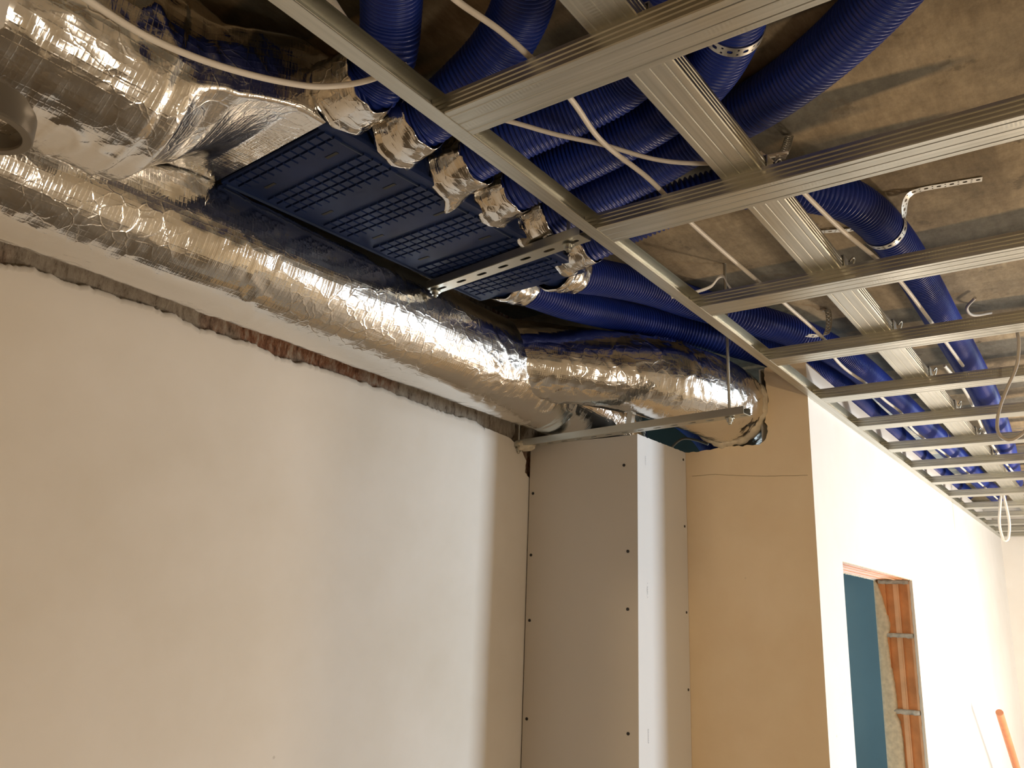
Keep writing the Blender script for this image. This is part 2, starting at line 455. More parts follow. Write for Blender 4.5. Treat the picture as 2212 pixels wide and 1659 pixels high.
P = {
 'p1': [(0.742, 0.8196, 0.745), (0.7239, 0.772, 0.77), (0.6828, 0.727, 0.8), (0.6039, 0.6557, 0.81), (0.5058, 0.593, 0.815)],
 'p2': [(0.8474, 0.7984, 0.745), (0.838, 0.7227, 0.765), (0.8233, 0.6479, 0.79), (0.7901, 0.5845, 0.81), (0.7181, 0.52, 0.815), (0.6014, 0.4496, 0.815)],
 'p3': [(0.9731, 0.795, 0.745), (0.9845, 0.714, 0.765), (1.0063, 0.6217, 0.79), (1.0102, 0.5404, 0.81), (0.9612, 0.4572, 0.815), (0.8621, 0.3889, 0.815), (0.7207, 0.3257, 0.815)],
 'p4': [(1.0967, 0.7913, 0.745), (1.1158, 0.7353, 0.765), (1.1249, 0.6196, 0.79), (1.1128, 0.5103, 0.81), (1.0734, 0.4335, 0.815), (1.006, 0.3695, 0.815), (0.8982, 0.3037, 0.815), (0.7407, 0.2405, 0.815)],
 'p5': [(1.2175, 0.7876, 0.745), (1.2231, 0.7124, 0.765), (1.2326, 0.6125, 0.79), (1.2144, 0.4977, 0.81), (1.177, 0.3716, 0.815), (1.1134, 0.2601, 0.815), (1.0322, 0.1598, 0.815), (0.9227, 0.0562, 0.815)],
 'p6': [(1.3534, 0.7766, 0.745), (1.3591, 0.7067, 0.765), (1.3796, 0.607, 0.79), (1.4239, 0.5119, 0.81), (1.4935, 0.4274, 0.815), (1.5892, 0.3578, 0.815), (1.7731, 0.3254, 0.815), (2.0089, 0.3168, 0.81), (2.3188, 0.3158, 0.8), (2.7241, 0.3157, 0.79), (3.2233, 0.3238, 0.785), (3.9576, 0.3568, 0.78), (5.1066, 0.431, 0.78)],
 'p7': [(1.592, 0.9127, 0.77), (1.769, 0.882, 0.8), (1.9472, 0.8372, 0.81), (2.1033, 0.7456, 0.8), (2.2944, 0.656, 0.79), (2.4975, 0.6098, 0.78), (2.761, 0.5937, 0.78), (3.0786, 0.5848, 0.775), (3.4854, 0.5786, 0.775), (3.9087, 0.5672, 0.77), (4.5252, 0.567, 0.77)],
 'p8': [(1.672, 1.0509, 0.76), (1.8499, 1.0176, 0.78), (2.0344, 0.9445, 0.79), (2.1899, 0.8598, 0.785), (2.3669, 0.7603, 0.77), (2.5615, 0.7107, 0.765), (2.8527, 0.6903, 0.76), (3.2099, 0.6931, 0.76), (3.5877, 0.6931, 0.76), (4.0783, 0.6993, 0.76)],
 'c1': [(0.2832, 0.7697, 0.58), (0.3207, 0.7811, 0.585), (0.3956, 0.7876, 0.59), (0.492, 0.7846, 0.61), (0.5936, 0.7766, 0.645), (0.6428, 0.764, 0.67), (0.664, 0.7349, 0.68), (0.6873, 0.6918, 0.7)],
 'c2': [(0.5459, 0.5327, 0.665), (0.5949, 0.5308, 0.663), (0.6618, 0.5188, 0.662), (0.7248, 0.5156, 0.661), (0.778, 0.516, 0.662), (0.831, 0.5222, 0.664), (0.9405, 0.5408, 0.668), (1.068, 0.5308, 0.666), (1.1378, 0.5287, 0.661), (1.2541, 0.5357, 0.664), (1.5471, 0.5264, 0.661), (1.7075, 0.5231, 0.664), (1.9806, 0.5181, 0.661), (2.1285, 0.5391, 0.664), (2.2616, 0.5429, 0.666), (2.3986, 0.5292, 0.662), (2.6446, 0.5284, 0.666), (2.7836, 0.5184, 0.662), (3.0446, 0.5354, 0.664), (3.2489, 0.5294, 0.662), (3.4711, 0.5214, 0.664), (3.7065, 0.5108, 0.662), (4.1373, 0.5044, 0.662), (4.5024, 0.4964, 0.662), (4.9804, 0.4931, 0.662)],
 'c3': [(0.8302, 0.7122, 0.7), (0.8405, 0.6684, 0.695), (0.8569, 0.6471, 0.692), (0.9187, 0.607, 0.69), (0.9778, 0.5622, 0.689), (1.0598, 0.5107, 0.688), (1.1107, 0.4566, 0.69), (1.1544, 0.3984, 0.7), (1.2145, 0.3586, 0.73)],
 'c4': [(1.1423, 0.3793, 0.7), (1.1811, 0.3508, 0.672), (1.2591, 0.3429, 0.668), (1.4067, 0.3282, 0.666), (1.5563, 0.3058, 0.664), (1.6716, 0.2937, 0.664), (1.9159, 0.288, 0.666), (2.3576, 0.2803, 0.666)],
 'c5': [(2.4549, 0.3363, 0.7), (2.6092, 0.3164, 0.672), (2.8688, 0.323, 0.666), (3.1148, 0.3359, 0.666), (3.3526, 0.3446, 0.668), (3.7079, 0.3488, 0.668), (4.1822, 0.366, 0.68)],
 'loopgrey': [(2.05, 0.1157, 0.6662), (2.05, 0.1301, 0.6548), (2.05, 0.1308, 0.6154), (2.05, 0.1408, 0.5641), (2.05, 0.1644, 0.515), (2.05, 0.1817, 0.4755), (2.05, 0.1912, 0.4353), (2.05, 0.1867, 0.4113), (2.05, 0.1677, 0.4025), (2.05, 0.1401, 0.42), (2.05, 0.1065, 0.4568)],
 'loopyel': [(4.6, 0.434, 0.7055), (4.6, 0.4467, 0.6397), (4.6, 0.4593, 0.5742), (4.6, 0.4681, 0.509), (4.6, 0.4642, 0.4547), (4.6, 0.4501, 0.4263), (4.6, 0.4327, 0.4646), (4.6, 0.427, 0.5185), (4.6, 0.4314, 0.584), (4.6, 0.4379, 0.6503), (4.6, 0.4371, 0.6945)],
 'chole': [(2.5, 1.1846, 0.5264), (2.5, 1.1593, 0.5598), (2.5, 1.1263, 0.5784), (2.5, 1.0861, 0.5716), (2.5, 1.0393, 0.5522), (2.5, 1.0002, 0.5637), (2.5, 0.9616, 0.575)],
 'plast': [(0.4648, 1.386, 0.5105), (0.5183, 1.386, 0.5109), (0.5601, 1.386, 0.5194), (0.6061, 1.386, 0.5216), (0.647, 1.386, 0.5162), (0.6571, 1.386, 0.5232), (0.7118, 1.386, 0.5215), (0.8168, 1.386, 0.5242), (0.8641, 1.386, 0.5162), (0.9086, 1.386, 0.5138), (0.9997, 1.386, 0.5185), (1.0866, 1.386, 0.5069), (1.1541, 1.386, 0.5138), (1.2266, 1.386, 0.5158), (1.3389, 1.386, 0.5123), (1.3851, 1.386, 0.5145), (1.4839, 1.386, 0.5087), (1.6598, 1.386, 0.5051), (1.7347, 1.386, 0.5107), (1.7874, 1.386, 0.497), (1.8944, 1.386, 0.4928), (1.958, 1.386, 0.468), (1.9856, 1.386, 0.4387), (1.9803, 1.386, 0.4052), (2.0024, 1.386, 0.3909)],
 'hole': [(2.312, 0.7718, 0.8534), (2.312, 0.7832, 0.7555), (2.312, 0.785, 0.6858), (2.312, 0.7754, 0.6293), (2.312, 0.781, 0.5958), (2.312, 0.7893, 0.5628), (2.312, 0.7799, 0.5348), (2.312, 0.7874, 0.5154), (2.312, 0.801, 0.51), (2.312, 0.8083, 0.4972), (2.312, 0.8627, 0.4979), (2.312, 0.9115, 0.4995), (2.312, 0.9616, 0.4941), (2.312, 1.0201, 0.492), (2.312, 1.1576, 0.4918)],
 'screwF': [(2.0, 1.0735, 0.4058), (2.0, 1.062, 0.1763), (2.0, 1.0629, 0.0295), (2.0, 1.0621, -0.2695), (2.0, 1.3689, 0.3451), (2.0, 1.37, 0.1704), (2.0, 1.3684, -0.0076), (2.0, 1.3683, -0.2633)],
 'screwS': [(2.2934, 1.033, 0.4674), (2.294, 1.033, 0.2712), (2.2952, 1.033, 0.0294), (2.2975, 1.033, -0.1773)],
 'marks': [(2.0464, 1.033, 0.436), (2.046, 1.033, 0.4103), (2.0519, 1.033, 0.1034), (2.0512, 1.033, 0.062), (2.0509, 1.033, -0.2599), (2.0503, 1.033, -0.2922)],
 'crack': [(2.312, 1.0144, 0.4192), (2.312, 0.9423, 0.4199), (2.312, 0.8661, 0.4108), (2.312, 0.786, 0.4042), (2.312, 0.6775, 0.3996)],
 'rail1top': [(1.9275, 1.3574, 0.487), (1.8431, 0.6799, 0.487)],
 'rail2bot': [(1.2542, 1.1199, 0.665), (1.2135, 0.744, 0.665)],
 'jambplaster': [(3.505, 0.7997, 0.1905), (3.505, 0.7879, 0.1697), (3.505, 0.7749, 0.1218), (3.505, 0.7656, 0.0709), (3.505, 0.7575, 0.029), (3.505, 0.7597, 0.0004), (3.505, 0.7696, -0.0217), (3.505, 0.7664, -0.0631), (3.505, 0.7635, -0.1287), (3.505, 0.7574, -0.1934), (3.505, 0.7544, -0.2734), (3.505, 0.7595, -0.2977), (3.505, 0.7487, -0.3204), (3.505, 0.7444, -0.3828), (3.505, 0.7442, -0.4741)],
 'jambjoint': [(3.505, 0.747, 0.1821), (3.505, 0.7221, -0.0147), (3.505, 0.7173, -0.2813)],
 'jambfront': [(3.505, 0.6795, 0.1706), (3.505, 0.6753, -0.026), (3.505, 0.6741, -0.2822)],
 'pole': [(4.544, 0.55, -0.3352), (4.9213, 0.55, -0.6055)],
 'patch': [(2.3472, 0.6098, 0.187)],
 'strapP6': [(1.7034, 0.2712, 0.86), (1.7228, 0.1444, 0.86), (1.6974, 0.27, 0.86)],
 'tape': [(1.6206, 0.7015, 0.7), (1.6496, 0.6594, 0.72), (1.6337, 0.6409, 0.73), (1.6524, 0.6262, 0.7)],
 'strapv': [(2.3159, 0.5851, 0.86), (2.2135, 0.5691, 0.8), (2.0809, 0.5554, 0.7)],
 'chain': [(1.363, 0.3979, 0.86), (1.1875, 0.3586, 0.7)],
 'brk': [(1.8119, 0.4631, 0.86), (1.8173, 0.4091, 0.86), (2.3976, 0.2897, 0.86), (2.4898, 0.2355, 0.86), (3.0653, 0.2695, 0.86)],
 'bigsil': [(0.7088, 0.8765, 0.7), (0.7321, 1.1591, 0.69), (1.4128, 1.1224, 0.69), (1.3528, 0.8242, 0.69), (0.6991, 0.8743, 0.69)],
}
# ================================================================ the setting
SL = 0.86      # underside of the concrete slab
GZ = 0.62      # underside of the hung grid
YW = 0.665     # face of the white wall
YL = 1.386     # face of the left wall
XP = 2.312     # face of the pier
XB = 2.0       # face of the plasterboard casing
FL = -ZC
mb = MB(); mb.box((-3.8, -3.1, FL - 0.1), (7.0, 3.3, FL)); obj('floor', mb, 'floor', kind='structure')
mb = MB(); mb.box((-3.8, -3.1, SL), (7.0, 3.3, SL + 0.2)); obj('ceiling', mb, 'concrete', kind='structure')

# left wall: bare masonry with a plaster coat whose upper edge is broken off in a ragged line
def jag(x):
    pl_ = [(-3.7, 0.512)] + [(p[0], p[2]) for p in P['plast'][1:20]]
    z = 0.5
    for (xa, za), (xb, zb) in zip(pl_, pl_[1:]):
        if xa <= x <= xb: z = za + (zb - za) * (x - xa) / (xb - xa)
    return z + 0.0055 * noise.noise(Vector((x * 38, 0, 0))) + 0.0035 * noise.noise(Vector((x * 120, 3, 0))) + 0.0022 * noise.noise(Vector((x * 310, 5, 0)))
top = [(x, jag(x)) for x in [i * 0.003 for i in range(int(-0.4 / 0.003), int(1.7874 / 0.003))]]
tail = [(p[0], p[2]) for p in P['plast'][19:]]
fine = []
for (xa, za), (xb, zb) in zip(tail, tail[1:]):
    for k in range(6):
        t = k / 6; fine.append((xa + (xb - xa) * t + 0.003 * noise.noise(Vector((xa * 50 + t * 3, za * 40, 1))), za + (zb - za) * t + 0.003 * noise.noise(Vector((za * 30 + t * 4, 7, 1)))))
fine.append((XB + 0.004, 0.391))
mb = MB()
mb.face([(-3.7, YL, FL), (-0.4, YL, FL), (-0.4, YL, top[0][1]), (-3.7, YL, 0.51)][::-1])
cols = [(-0.4, top[0][1])] + top
xs_ = [c for c in cols if c[0] < 1.7874]
rows = []
for x, z in xs_: rows.append([(x, YL, z - 0.012), (x, YL + 0.001, z - 0.003), (x, YL + 0.006, z), (x, YL + 0.017, z + 0.001)])
mb.grid(rows, sm=True)
mb.grid([[(x, YL, FL), (x, YL, z - 0.012)] for x, z in xs_], sm=False)
poly = [(xs_[-1][0], xs_[-1][1])] + fine
mb.face([(x, YL, z) for x, z in poly] + [(XB + 0.004, YL, FL), (xs_[-1][0], YL, FL)])
mb.grid([[(x, YL, z), (x + 0.001, YL + 0.016, z + 0.001)] for x, z in poly], sm=True)
wl = obj('wall_left', mb, 'plaster', kind='structure')
mb = MB()
rows = []
for i in range(0, 301):
    x = -0.5 + i * 0.0098
    rows.append([(x, YL + 0.016 + 0.0025 * noise.noise(Vector((x * 25, z * 22, 0))) + 0.003 * noise.noise(Vector((x * 120, z * 40, 2))), z) for z in [0.30 + k * 0.014 for k in range(41)]])
mb.grid(rows, sm=True)
mb.box((-3.7, YL + 0.022, FL), (XP + 0.14, YL + 0.12, SL))
obj('wall_left_masonry', mb, 'masonry', kind='structure')
# the hollow corner where plaster is missing beside the casing
# pier with a broken-out hole over its shoulder
hp = [(p[1], p[2]) for p in P['hole']]
edge = []
seq = [(0.783, 0.722), (0.785, 0.6858), (0.7754, 0.6293), (0.781, 0.5958), (0.7893, 0.5628), (0.7799, 0.5348), (0.7874, 0.5154), (0.795, 0.505), (0.8083, 0.4972), (0.8627, 0.4979), (0.9115, 0.4995), (0.9616, 0.4941), (1.0201, 0.492), (1.1576, 0.491), (1.386, 0.49)]
for (ya, za), (yb, zb) in zip(seq, seq[1:]):
    n_ = max(2, int(math.hypot(yb - ya, zb - za) / 0.006))
    for k in range(n_):
        t = k / n_; y = ya + (yb - ya) * t; z = za + (zb - za) * t
        edge.append((y + 0.004 * noise.noise(Vector((z * 70, y * 70, 5))), z + 0.005 * noise.noise(Vector((y * 60, z * 60, 9)))))
mb = MB()
front = [(YW, FL), (YW, 0.722)] + edge + [(YL, 0.49), (YL, FL)]
mb.face([(XP, y, z) for y, z in front][::-1])
mb.grid([[(XP, y, z), (XP + 0.010, y - 0.002, z - 0.003), (XP + 0.04, y + 0.006 * noise.noise(Vector((y * 50, z * 50, 1))), z + 0.008 * noise.noise(Vector((y * 40, z * 40, 3)))), (XP + 0.14, y, z)] for y, z in edge + [(YL, 0.49)]], mi=1)
mb.face([(XP + 0.14, y, z) for y, z in front])
mb.face([(XP, YW, 0.722), (XP, 0.783, 0.722), (XP + 0.14, 0.783, 0.722), (XP + 0.14, YW, 0.722)], mi=1)
ck = P['crack']
for a, b in zip(ck, ck[1:]):
    for k in range(6):
        t = k / 6; t2 = (k + 1) / 6
        f = lambda t: (XP - 0.0006, a[1] + (b[1] - a[1]) * t, a[2] + (b[2] - a[2]) * t + 0.0016 * noise.noise(Vector((a[1] * 90 + t * 9, 0, 0))))
        p, q = f(t), f(t2 if t2 < 1 else 1)
        mb.face([p, q, (q[0], q[1], q[2] + 0.0009), (p[0], p[1], p[2] + 0.0009)], mi=2)
obj('wall_middle', mb, ['ochre', 'masonry', 'cracks'], kind='structure')

# white wall with a doorway broken through it
D0, D1, DT, WT = 2.555, 3.505, 0.187, 0.718
YB = 0.80
mb = MB()
def wallrect(x0, x1, z0, z1):
    mb.face([(x0, YW, z0), (x1, YW, z0), (x1, YW, z1), (x0, YW, z1)])
    mb.face([(x0, YB, z0), (x0, YB, z1), (x1, YB, z1), (x1, YB, z0)])
wallrect(XP, D0, FL, WT); wallrect(D1, 6.5, FL, WT); wallrect(D0, D1, DT, WT)
mb.face([(XP, YW, WT), (6.5, YW, WT), (6.5, YB, WT), (XP, YB, WT)])
mb.face([(D0, YW, FL), (D0, YB, FL), (D0, YB, DT), (D0, YW, DT)])
mb.box((D1 + 0.02, YW + 0.001, FL), (D1 + 0.03, YB - 0.001, DT + 0.02))
obj('wall_right', mb, 'white', kind='structure')
# jamb of hollow clay blocks, mortar joints and ragged plaster lip
mb = MB()
xj = D1
courses = [(0.182, -0.008), (-0.022, -0.275), (-0.290, -0.545), (-0.56, -0.82), (-0.835, -1.1), (-1.115, -1.38), (-1.395, -1.66), (-1.675, FL)]
for zt, zb in courses:
    for (ya, yb, dx, mi) in ((0.676, 0.684, 0.000, 1), (0.684, 0.690, 0.004, 0), (0.690, 0.716, 0.011, 0), (0.716, 0.721, 0.003, 1), (0.721, 0.735, 0.001, 1), (0.735, 0.739, 0.008, 0), (0.739, 0.762, 0.012, 0), (0.762, 0.790, 0.002, 0)):
        mb.box((xj + dx, ya, zb), (xj + 0.03, yb, zt), mi=mi)
for zt, zb in [(0.187, 0.172)] + [(b_ + 0.001, a_ - 0.001) for (_, b_), (a_, _) in zip(courses, courses[1:])]:
    rows = []
    for i in range(19):
        y = 0.678 + i * 0.006
        rows.append([(xj + 0.030, y, zt), (xj - 0.004 - 0.008 * abs(noise.noise(Vector((y * 90, zt * 20, 4)))), y, zt - 0.002), (xj - 0.006 - 0.010 * noise.noise(Vector((y * 60, zt * 30, 8))), y, (zt + zb) / 2), (xj - 0.001, y, zb - 0.006 * abs(noise.noise(Vector((y * 80, zt, 2))))), (xj + 0.030, y, zb)])
    mb.grid(rows, mi=2)
# plaster at the front arris and the thick ragged coat at the back
rows = []
for i in range(121):
    z = DT - i * (DT - FL) / 120
    rows.append([(xj, YW, z), (xj - 0.001, YW + 0.004, z), (xj - 0.001, 0.6755 + 0.003 * noise.noise(Vector((z * 40, 1, 1))), z), (xj + 0.02, 0.679, z)])
mb.grid(rows, mi=3)
jp = [(p[1], p[2]) for p in P['jambplaster']] + [(0.745, -0.9), (0.752, -1.3), (0.746, FL)]
rows = []
for (ya, za), (yb, zb) in zip(jp, jp[1:]):
    n_ = max(1, int(abs(zb - za) / 0.008))
    for k in range(n_):
        t = k / n_; z = za + (zb - za) * t; y = ya + (yb - ya) * t + 0.002 * noise.noise(Vector((z * 90, 0, 0)))
        y = min(y, 0.795)
        rows.append([(xj + 0.02, y - 0.001, z), (xj - 0.006, y, z)] + [(xj - 0.010 - 0.003 * noise.noise(Vector((q * 70, z * 50, 0))), y + (YB - y) * q, z) for q in (0.25, 0.5, 0.75, 0.95)] + [(xj - 0.006, YB + 0.002, z)])
mb.grid(rows, mi=4)
obj('trim_1', mb, ['brick', 'brickl', 'mortar', 'plaster', 'glue'], kind='structure')
mb = MB()
for (ya, yb, dz, mi) in ((0.668, 0.690, 0.000, 0), (0.690, 0.698, 0.004, 1), (0.698, 0.722, 0.000, 0), (0.722, 0.728, -0.003, 1), (0.728, 0.755, 0.002, 0), (0.755, 0.762, 0.005, 1), (0.762, 0.790, 0.001, 0)):
    mb.box((D0, ya, DT - 0.001 + dz * 0.5), (D1, yb, DT + 0.01), mi=mi)
rows = [[(D0 + i * 0.0095, YW + 0.0005, DT + 0.004), (D0 + i * 0.0095, YW + 0.001, DT - 0.003 - 0.004 * noise.noise(Vector((i * 0.9, 0, 0)))), (D0 + i * 0.0095, YW + 0.008, DT)] for i in range(101)]
mb.grid(rows, mi=2)
rows = [[(D0 + i * 0.0095, YB - 0.010, DT), (D0 + i * 0.0095, YB - 0.004, DT - 0.004 - 0.004 * noise.noise(Vector((i * 0.7, 5, 0)))), (D0 + i * 0.0095, YB, DT + 0.004)] for i in range(101)]
mb.grid(rows, mi=2)
obj('trim_2', mb, ['brick', 'brickl', 'glue'], kind='structure')

mb = MB(); mb.box((6.5, -3.1, FL), (6.65, YB, SL)); obj('wall_far', mb, 'white', kind='structure')
# room behind the doorway
mb = MB(); mb.box((-3.7, 2.75, FL), (7.0, 2.87, SL)); mb.box((6.65, YB, FL), (6.77, 2.75, SL)); mb.box((XP + 0.02, YL + 0.12, FL), (XP + 0.14, 2.75, SL))
obj('wall_inner', mb, 'teal', kind='structure')
# unseen back wall, its stepped opening shaped to throw the warm casing patch
mb = MB()
BX = -1.2
mb.box((BX - 0.06, -0.198, FL), (BX, YL, SL)); mb.box((BX - 0.06, -1.25, FL), (BX, -1.10, SL)); mb.box((BX - 0.06, -1.10, 0.25), (BX, -0.198, SL)); mb.box((BX - 0.06, -0.274, -0.031), (BX, -0.198, 0.25))
obj('wall_back', mb, 'ochre', kind='structure')
# added unseen wall right of the camera, placed to hold back window daylight
mb = MB(); mb.box((BX - 0.06, -1.25, FL), (2.90, -1.13, SL)); obj('wall_daylight_blocker', mb, 'ochre', kind='structure')
# hall's right-hand wall with the window opening
mb = MB(); RY = -2.95
mb.box((-3.7, RY - 0.12, FL), (3.5, RY, SL)); mb.box((4.6, RY - 0.12, FL), (6.65, RY, SL))
mb.box((3.5, RY - 0.12, FL), (4.6, RY, -0.95)); mb.box((3.5, RY - 0.12, 0.62), (4.6, RY, SL))
obj('wall_outer', mb, 'plaster', kind='structure')
mb = MB(); mb.box((-3.82, -3.07, FL), (-3.7, YL + .12, SL)); obj('wall_rear', mb, 'ochre', kind='structure')

# ================================================================ plasterboard casing in the corner
casing = thing('plasterboard_casing', 'tall plasterboard casing boxing in the corner below the silver ducts', 'casing', (2.15, 1.2, FL))
YC = 1.033
mb = MB(); mb.box((XB, YC, FL), (XB + 0.0125, YL - 0.004, 0.487)); obj('front_board', mb, 'board', casing)
mb = MB()
rows = []
for i in range(33):
    x = XB + 0.0126 + (XP - 0.001 - XB - 0.0126) * i / 32
    zt = 0.489 + 0.003 * (i / 32) + 0.0022 * noise.noise(Vector((i * 0.9, 0, 3)))
    rows.append([(x, YC + 0.0005, FL), (x, YC + 0.0005, zt), (x, YC + 0.013, zt), (x, YC + 0.013, FL)])
mb.grid(rows, sm=False)
mb.box((XB - 0.0004, YC - 0.0004, FL), (XB + 0.0128, YC + 0.0008, 0.489))
obj('side_board', mb, 'paper', casing, 'paper-faced side board in the lighter, daylit tone')
for p in P['screwF']:
    mb = MB(); mb.cyl((XB - 0.0012, p[1], p[2]), (XB + 0.002, p[1], p[2]), 0.0042, 12); obj('screw', mb, 'screw', casing)
for p in P['screwS']:
    mb = MB(); mb.cyl((p[0], YC - 0.001, p[2]), (p[0], YC + 0.002, p[2]), 0.0036, 12); obj('screw', mb, 'screw', casing)
for a, b in zip(P['marks'][::2], P['marks'][1::2]):
    mb = MB(); z = a[2]
    while z > b[2]:
        h = random.uniform(0.002, 0.005)
        if random.random() < 0.8: mb.face([(a[0], YC - 0.0008, z), (a[0] + 0.0018, YC - 0.0008, z), (a[0] + 0.0018, YC - 0.0008, z - h), (a[0], YC - 0.0008, z - h)])
        z -= h + 0.0015
    obj('printed_mark', mb, 'ink', casing, 'faint grey printing')

# ================================================================ hung ceiling grid
cd = [(-0.030 + 0.005, 0.0255), (-0.025, 0.027), (-0.030, 0.027), (-0.030, 0.0225), (-0.0286, 0.021), (-0.030, 0.0195), (-0.030, 0.0155), (-0.0286, 0.014), (-0.030, 0.0125), (-0.030, 0.0085), (-0.0286, 0.007), (-0.030, 0.0055), (-0.030, 0.0008), (-0.0292, 0),
      (-0.021, 0), (-0.0195, 0.0006), (-0.018, 0), (-0.0012, 0), (0, 0.0005), (0.0012, 0), (0.018, 0), (0.0195, 0.0006), (0.021, 0), (0.0292, 0)]
cd = cd + [(-a, b) for a, b in cd[:14]][::-1][1:]
cd = cd[::-1]
track_prof = [(0.0235, 0), (0.0225, -0.0003), (0.0, 0), (0.0, 0.004), (0.0007, 0.005), (0.0, 0.006), (0.0, 0.010), (0.0007, 0.011), (0, 0.012), (0, 0.016), (0.0007, 0.017), (0, 0.018), (0, 0.022), (0.0007, 0.023), (0, 0.024), (0, 0.029), (0.0235, 0.029)]
mb = MB()
extrude_profile([(-u, v) for u, v in track_prof], (-0.4, YW - 0.0008, GZ), (6.49, YW - 0.0008, GZ), (0, 0, 1), 0.0007, mb=mb)
obj('ceiling_track', mb, 'galv', label='long galvanised edge channel running away along the top of the white wall', cat='ceiling track')
names = ['nearest galvanised cross profile, the broad one crossing the top of the picture', 'second galvanised cross profile from the camera, crossing above the crossed white cables',
 'third galvanised cross profile, just beyond the strap around the bent blue pipe', 'fourth galvanised cross profile, meeting the edge channel left of the blue pipe strap',
 'fifth galvanised cross profile, ending just beyond the pier corner', 'sixth galvanised cross profile, first one crossing fully above the white wall',
 'seventh galvanised cross profile from the camera', 'eighth galvanised cross profile, where the grey cable loop hangs in front',
 'ninth galvanised cross profile from the camera', 'tenth galvanised cross profile from the camera', 'eleventh galvanised cross profile, behind the yellowish cable loop',
 'fourth galvanised cross profile counted from the far wall', 'third galvanised cross profile counted from the far wall', 'next to last galvanised cross profile before the far wall', 'farthest galvanised cross profile, closest to the far wall']
SX = [0.709, 1.099, 1.520, 1.931, 2.353, 2.755, 3.167, 3.565, 3.977, 4.410, 4.870, 5.265, 5.67, 6.05, 6.38]
mb = MB(); x0 = SX[0] + 0.030
extrude_profile(cd, (x0, YW - 0.002, GZ + 0.0012), (x0, -2.9, GZ + 0.0012), (0, 0, 1), 0.0007, mb=mb)
st0 = obj('cross_profile', mb, 'galv', label=names[0], cat='ceiling profile', group='cross profiles of the hung ceiling grid')
for x, lb in zip(SX[1:], names[1:]):
    c = st0.copy(); C.objects.link(c); c.location.x += x - SX[0]; c['label'] = lb
RYC = 0.395
def runner(y, x0, x1, lb):
    mb = MB(); extrude_profile(cd, (x0, y, GZ + 0.0285), (x1, y, GZ + 0.0285), (0, 0, 1), 0.0007, mb=mb)
    return obj('main_runner', mb, 'galv', label=lb, cat='ceiling profile')
runner(RYC, 0.3, 6.48, 'galvanised main runner lying on the cross profiles and running away down the hall')
# connectors hooked over the runner at every crossing
def connector(x, y, lb):
    t = thing('cross_connector', lb, 'connector', (x, y, GZ + 0.05), 'bent sheet connectors beside the main runner')
    mb = MB(); s = -1
    yy = y + s * 0.0325
    mb.obox((x, yy, GZ + 0.045), (0.014, 0, 0), (0, 0.0008, 0), (0, 0, 0.017)); mb.obox((x + 0.006, yy - 0.006, GZ + 0.030), (0.010, 0, 0), (0, 0.006, 0.002), (0, 0, 0.0008))
    mb.obox((x, y, GZ + 0.0625), (0.014, 0, 0), (0, 0.033, 0), (0, 0, 0.0008))
    obj('plate', mb, 'galv', t)
    mb = MB(); pts, _ = smooth_path([(x + 0.010, yy - 0.001, GZ + 0.030), (x + 0.012, yy - 0.010, GZ + 0.048), (x + 0.004, yy - 0.014, GZ + 0.060), (x - 0.006, yy - 0.008, GZ + 0.050)], 0.003)
    obj('hook', tube(pts, lambda i, s_, a: 0.0018, 8), 'galv', t)
cl = ['connector beside the main runner at the nearest cross profile', 'connector beside the main runner at the second cross profile', 'connector beside the main runner at the third cross profile',
 'connector beside the main runner at the fourth cross profile', 'connector beside the main runner at the fifth cross profile', 'connector beside the main runner at the sixth cross profile', 'connector beside the main runner at the seventh cross profile', 'connector beside the main runner at the eighth cross profile']
for x, lb in zip(SX, cl): connector(x + 0.040, RYC, 'bent sheet ' + lb)

# ================================================================ blue corrugated pipes
PR = 0.0430
def pipe(pts, lb, step_pitch=0.0078, rad=PR, off=(0.0058, 0.0011, 0.0, 0.0001, 0.0013)):
    path, L = smooth_path(pts, step_pitch / 5)
    mb = tube(path, lambda i, s, a: rad - off[i % 5], 26)
    return obj('corrugated_pipe', mb, 'pipe', label=lb, cat='pipe', group='blue corrugated air pipes')
PX = [0.726, 0.842, 0.974, 1.094, 1.215, 1.350]
starts = [[(x + 0.004, 0.862, 0.737), (x, 0.83, 0.738)] for x in PX]
starts[0][1] = (0.733, 0.84, 0.738)
pl_ = ['blue corrugated pipe leaving the first foil collar and bending straight up', 'blue corrugated pipe from the second foil collar, curving up to the top edge',
 'blue corrugated pipe from the third foil collar, passing behind the nearest cross profile', 'blue corrugated pipe from the fourth foil collar, strapped near the top edge',
 'blue corrugated pipe from the fifth foil collar, sweeping to the upper right', 'blue corrugated pipe from the sixth foil collar, bending away along the hall',
 'higher of the two blue pipes leaving the end of the blue box', 'lower of the two blue pipes leaving the end of the blue box']
wide = dict(step_pitch=0.0096, off=(0.0066, 0.0030, 0.0004, 0.0, 0.0026))
P['p8'][1] = tuple(c * 1.015 for c in P['p8'][1]); P['p8'][2] = tuple(c * 1.018 for c in P['p8'][2])
for k in range(6): pipe(starts[k] + P['p%d' % (k + 1)], pl_[k], **(wide if k == 5 else {}))
pipe([(1.43, 0.925, 0.737), (1.50, 0.922, 0.748)] + P['p7'] + [(5.1, 0.568, 0.77), (5.7, 0.57, 0.78)], pl_[6], **wide)
pipe([(1.43, 1.062, 0.737), (1.53, 1.060, 0.746)] + P['p8'] + [(4.7, 0.70, 0.76), (5.4, 0.70, 0.77)], pl_[7], **wide)
# pipe dropping down in the room behind the pier
pipe([(2.95, 1.38, 0.80), (2.84, 1.26, 0.72), (2.74, 1.14, 0.62), (2.70, 1.05, 0.47), (2.70, 1.02, 0.1)], 'blue corrugated pipe seen in the gap between casing and pier hole', rad=0.045)

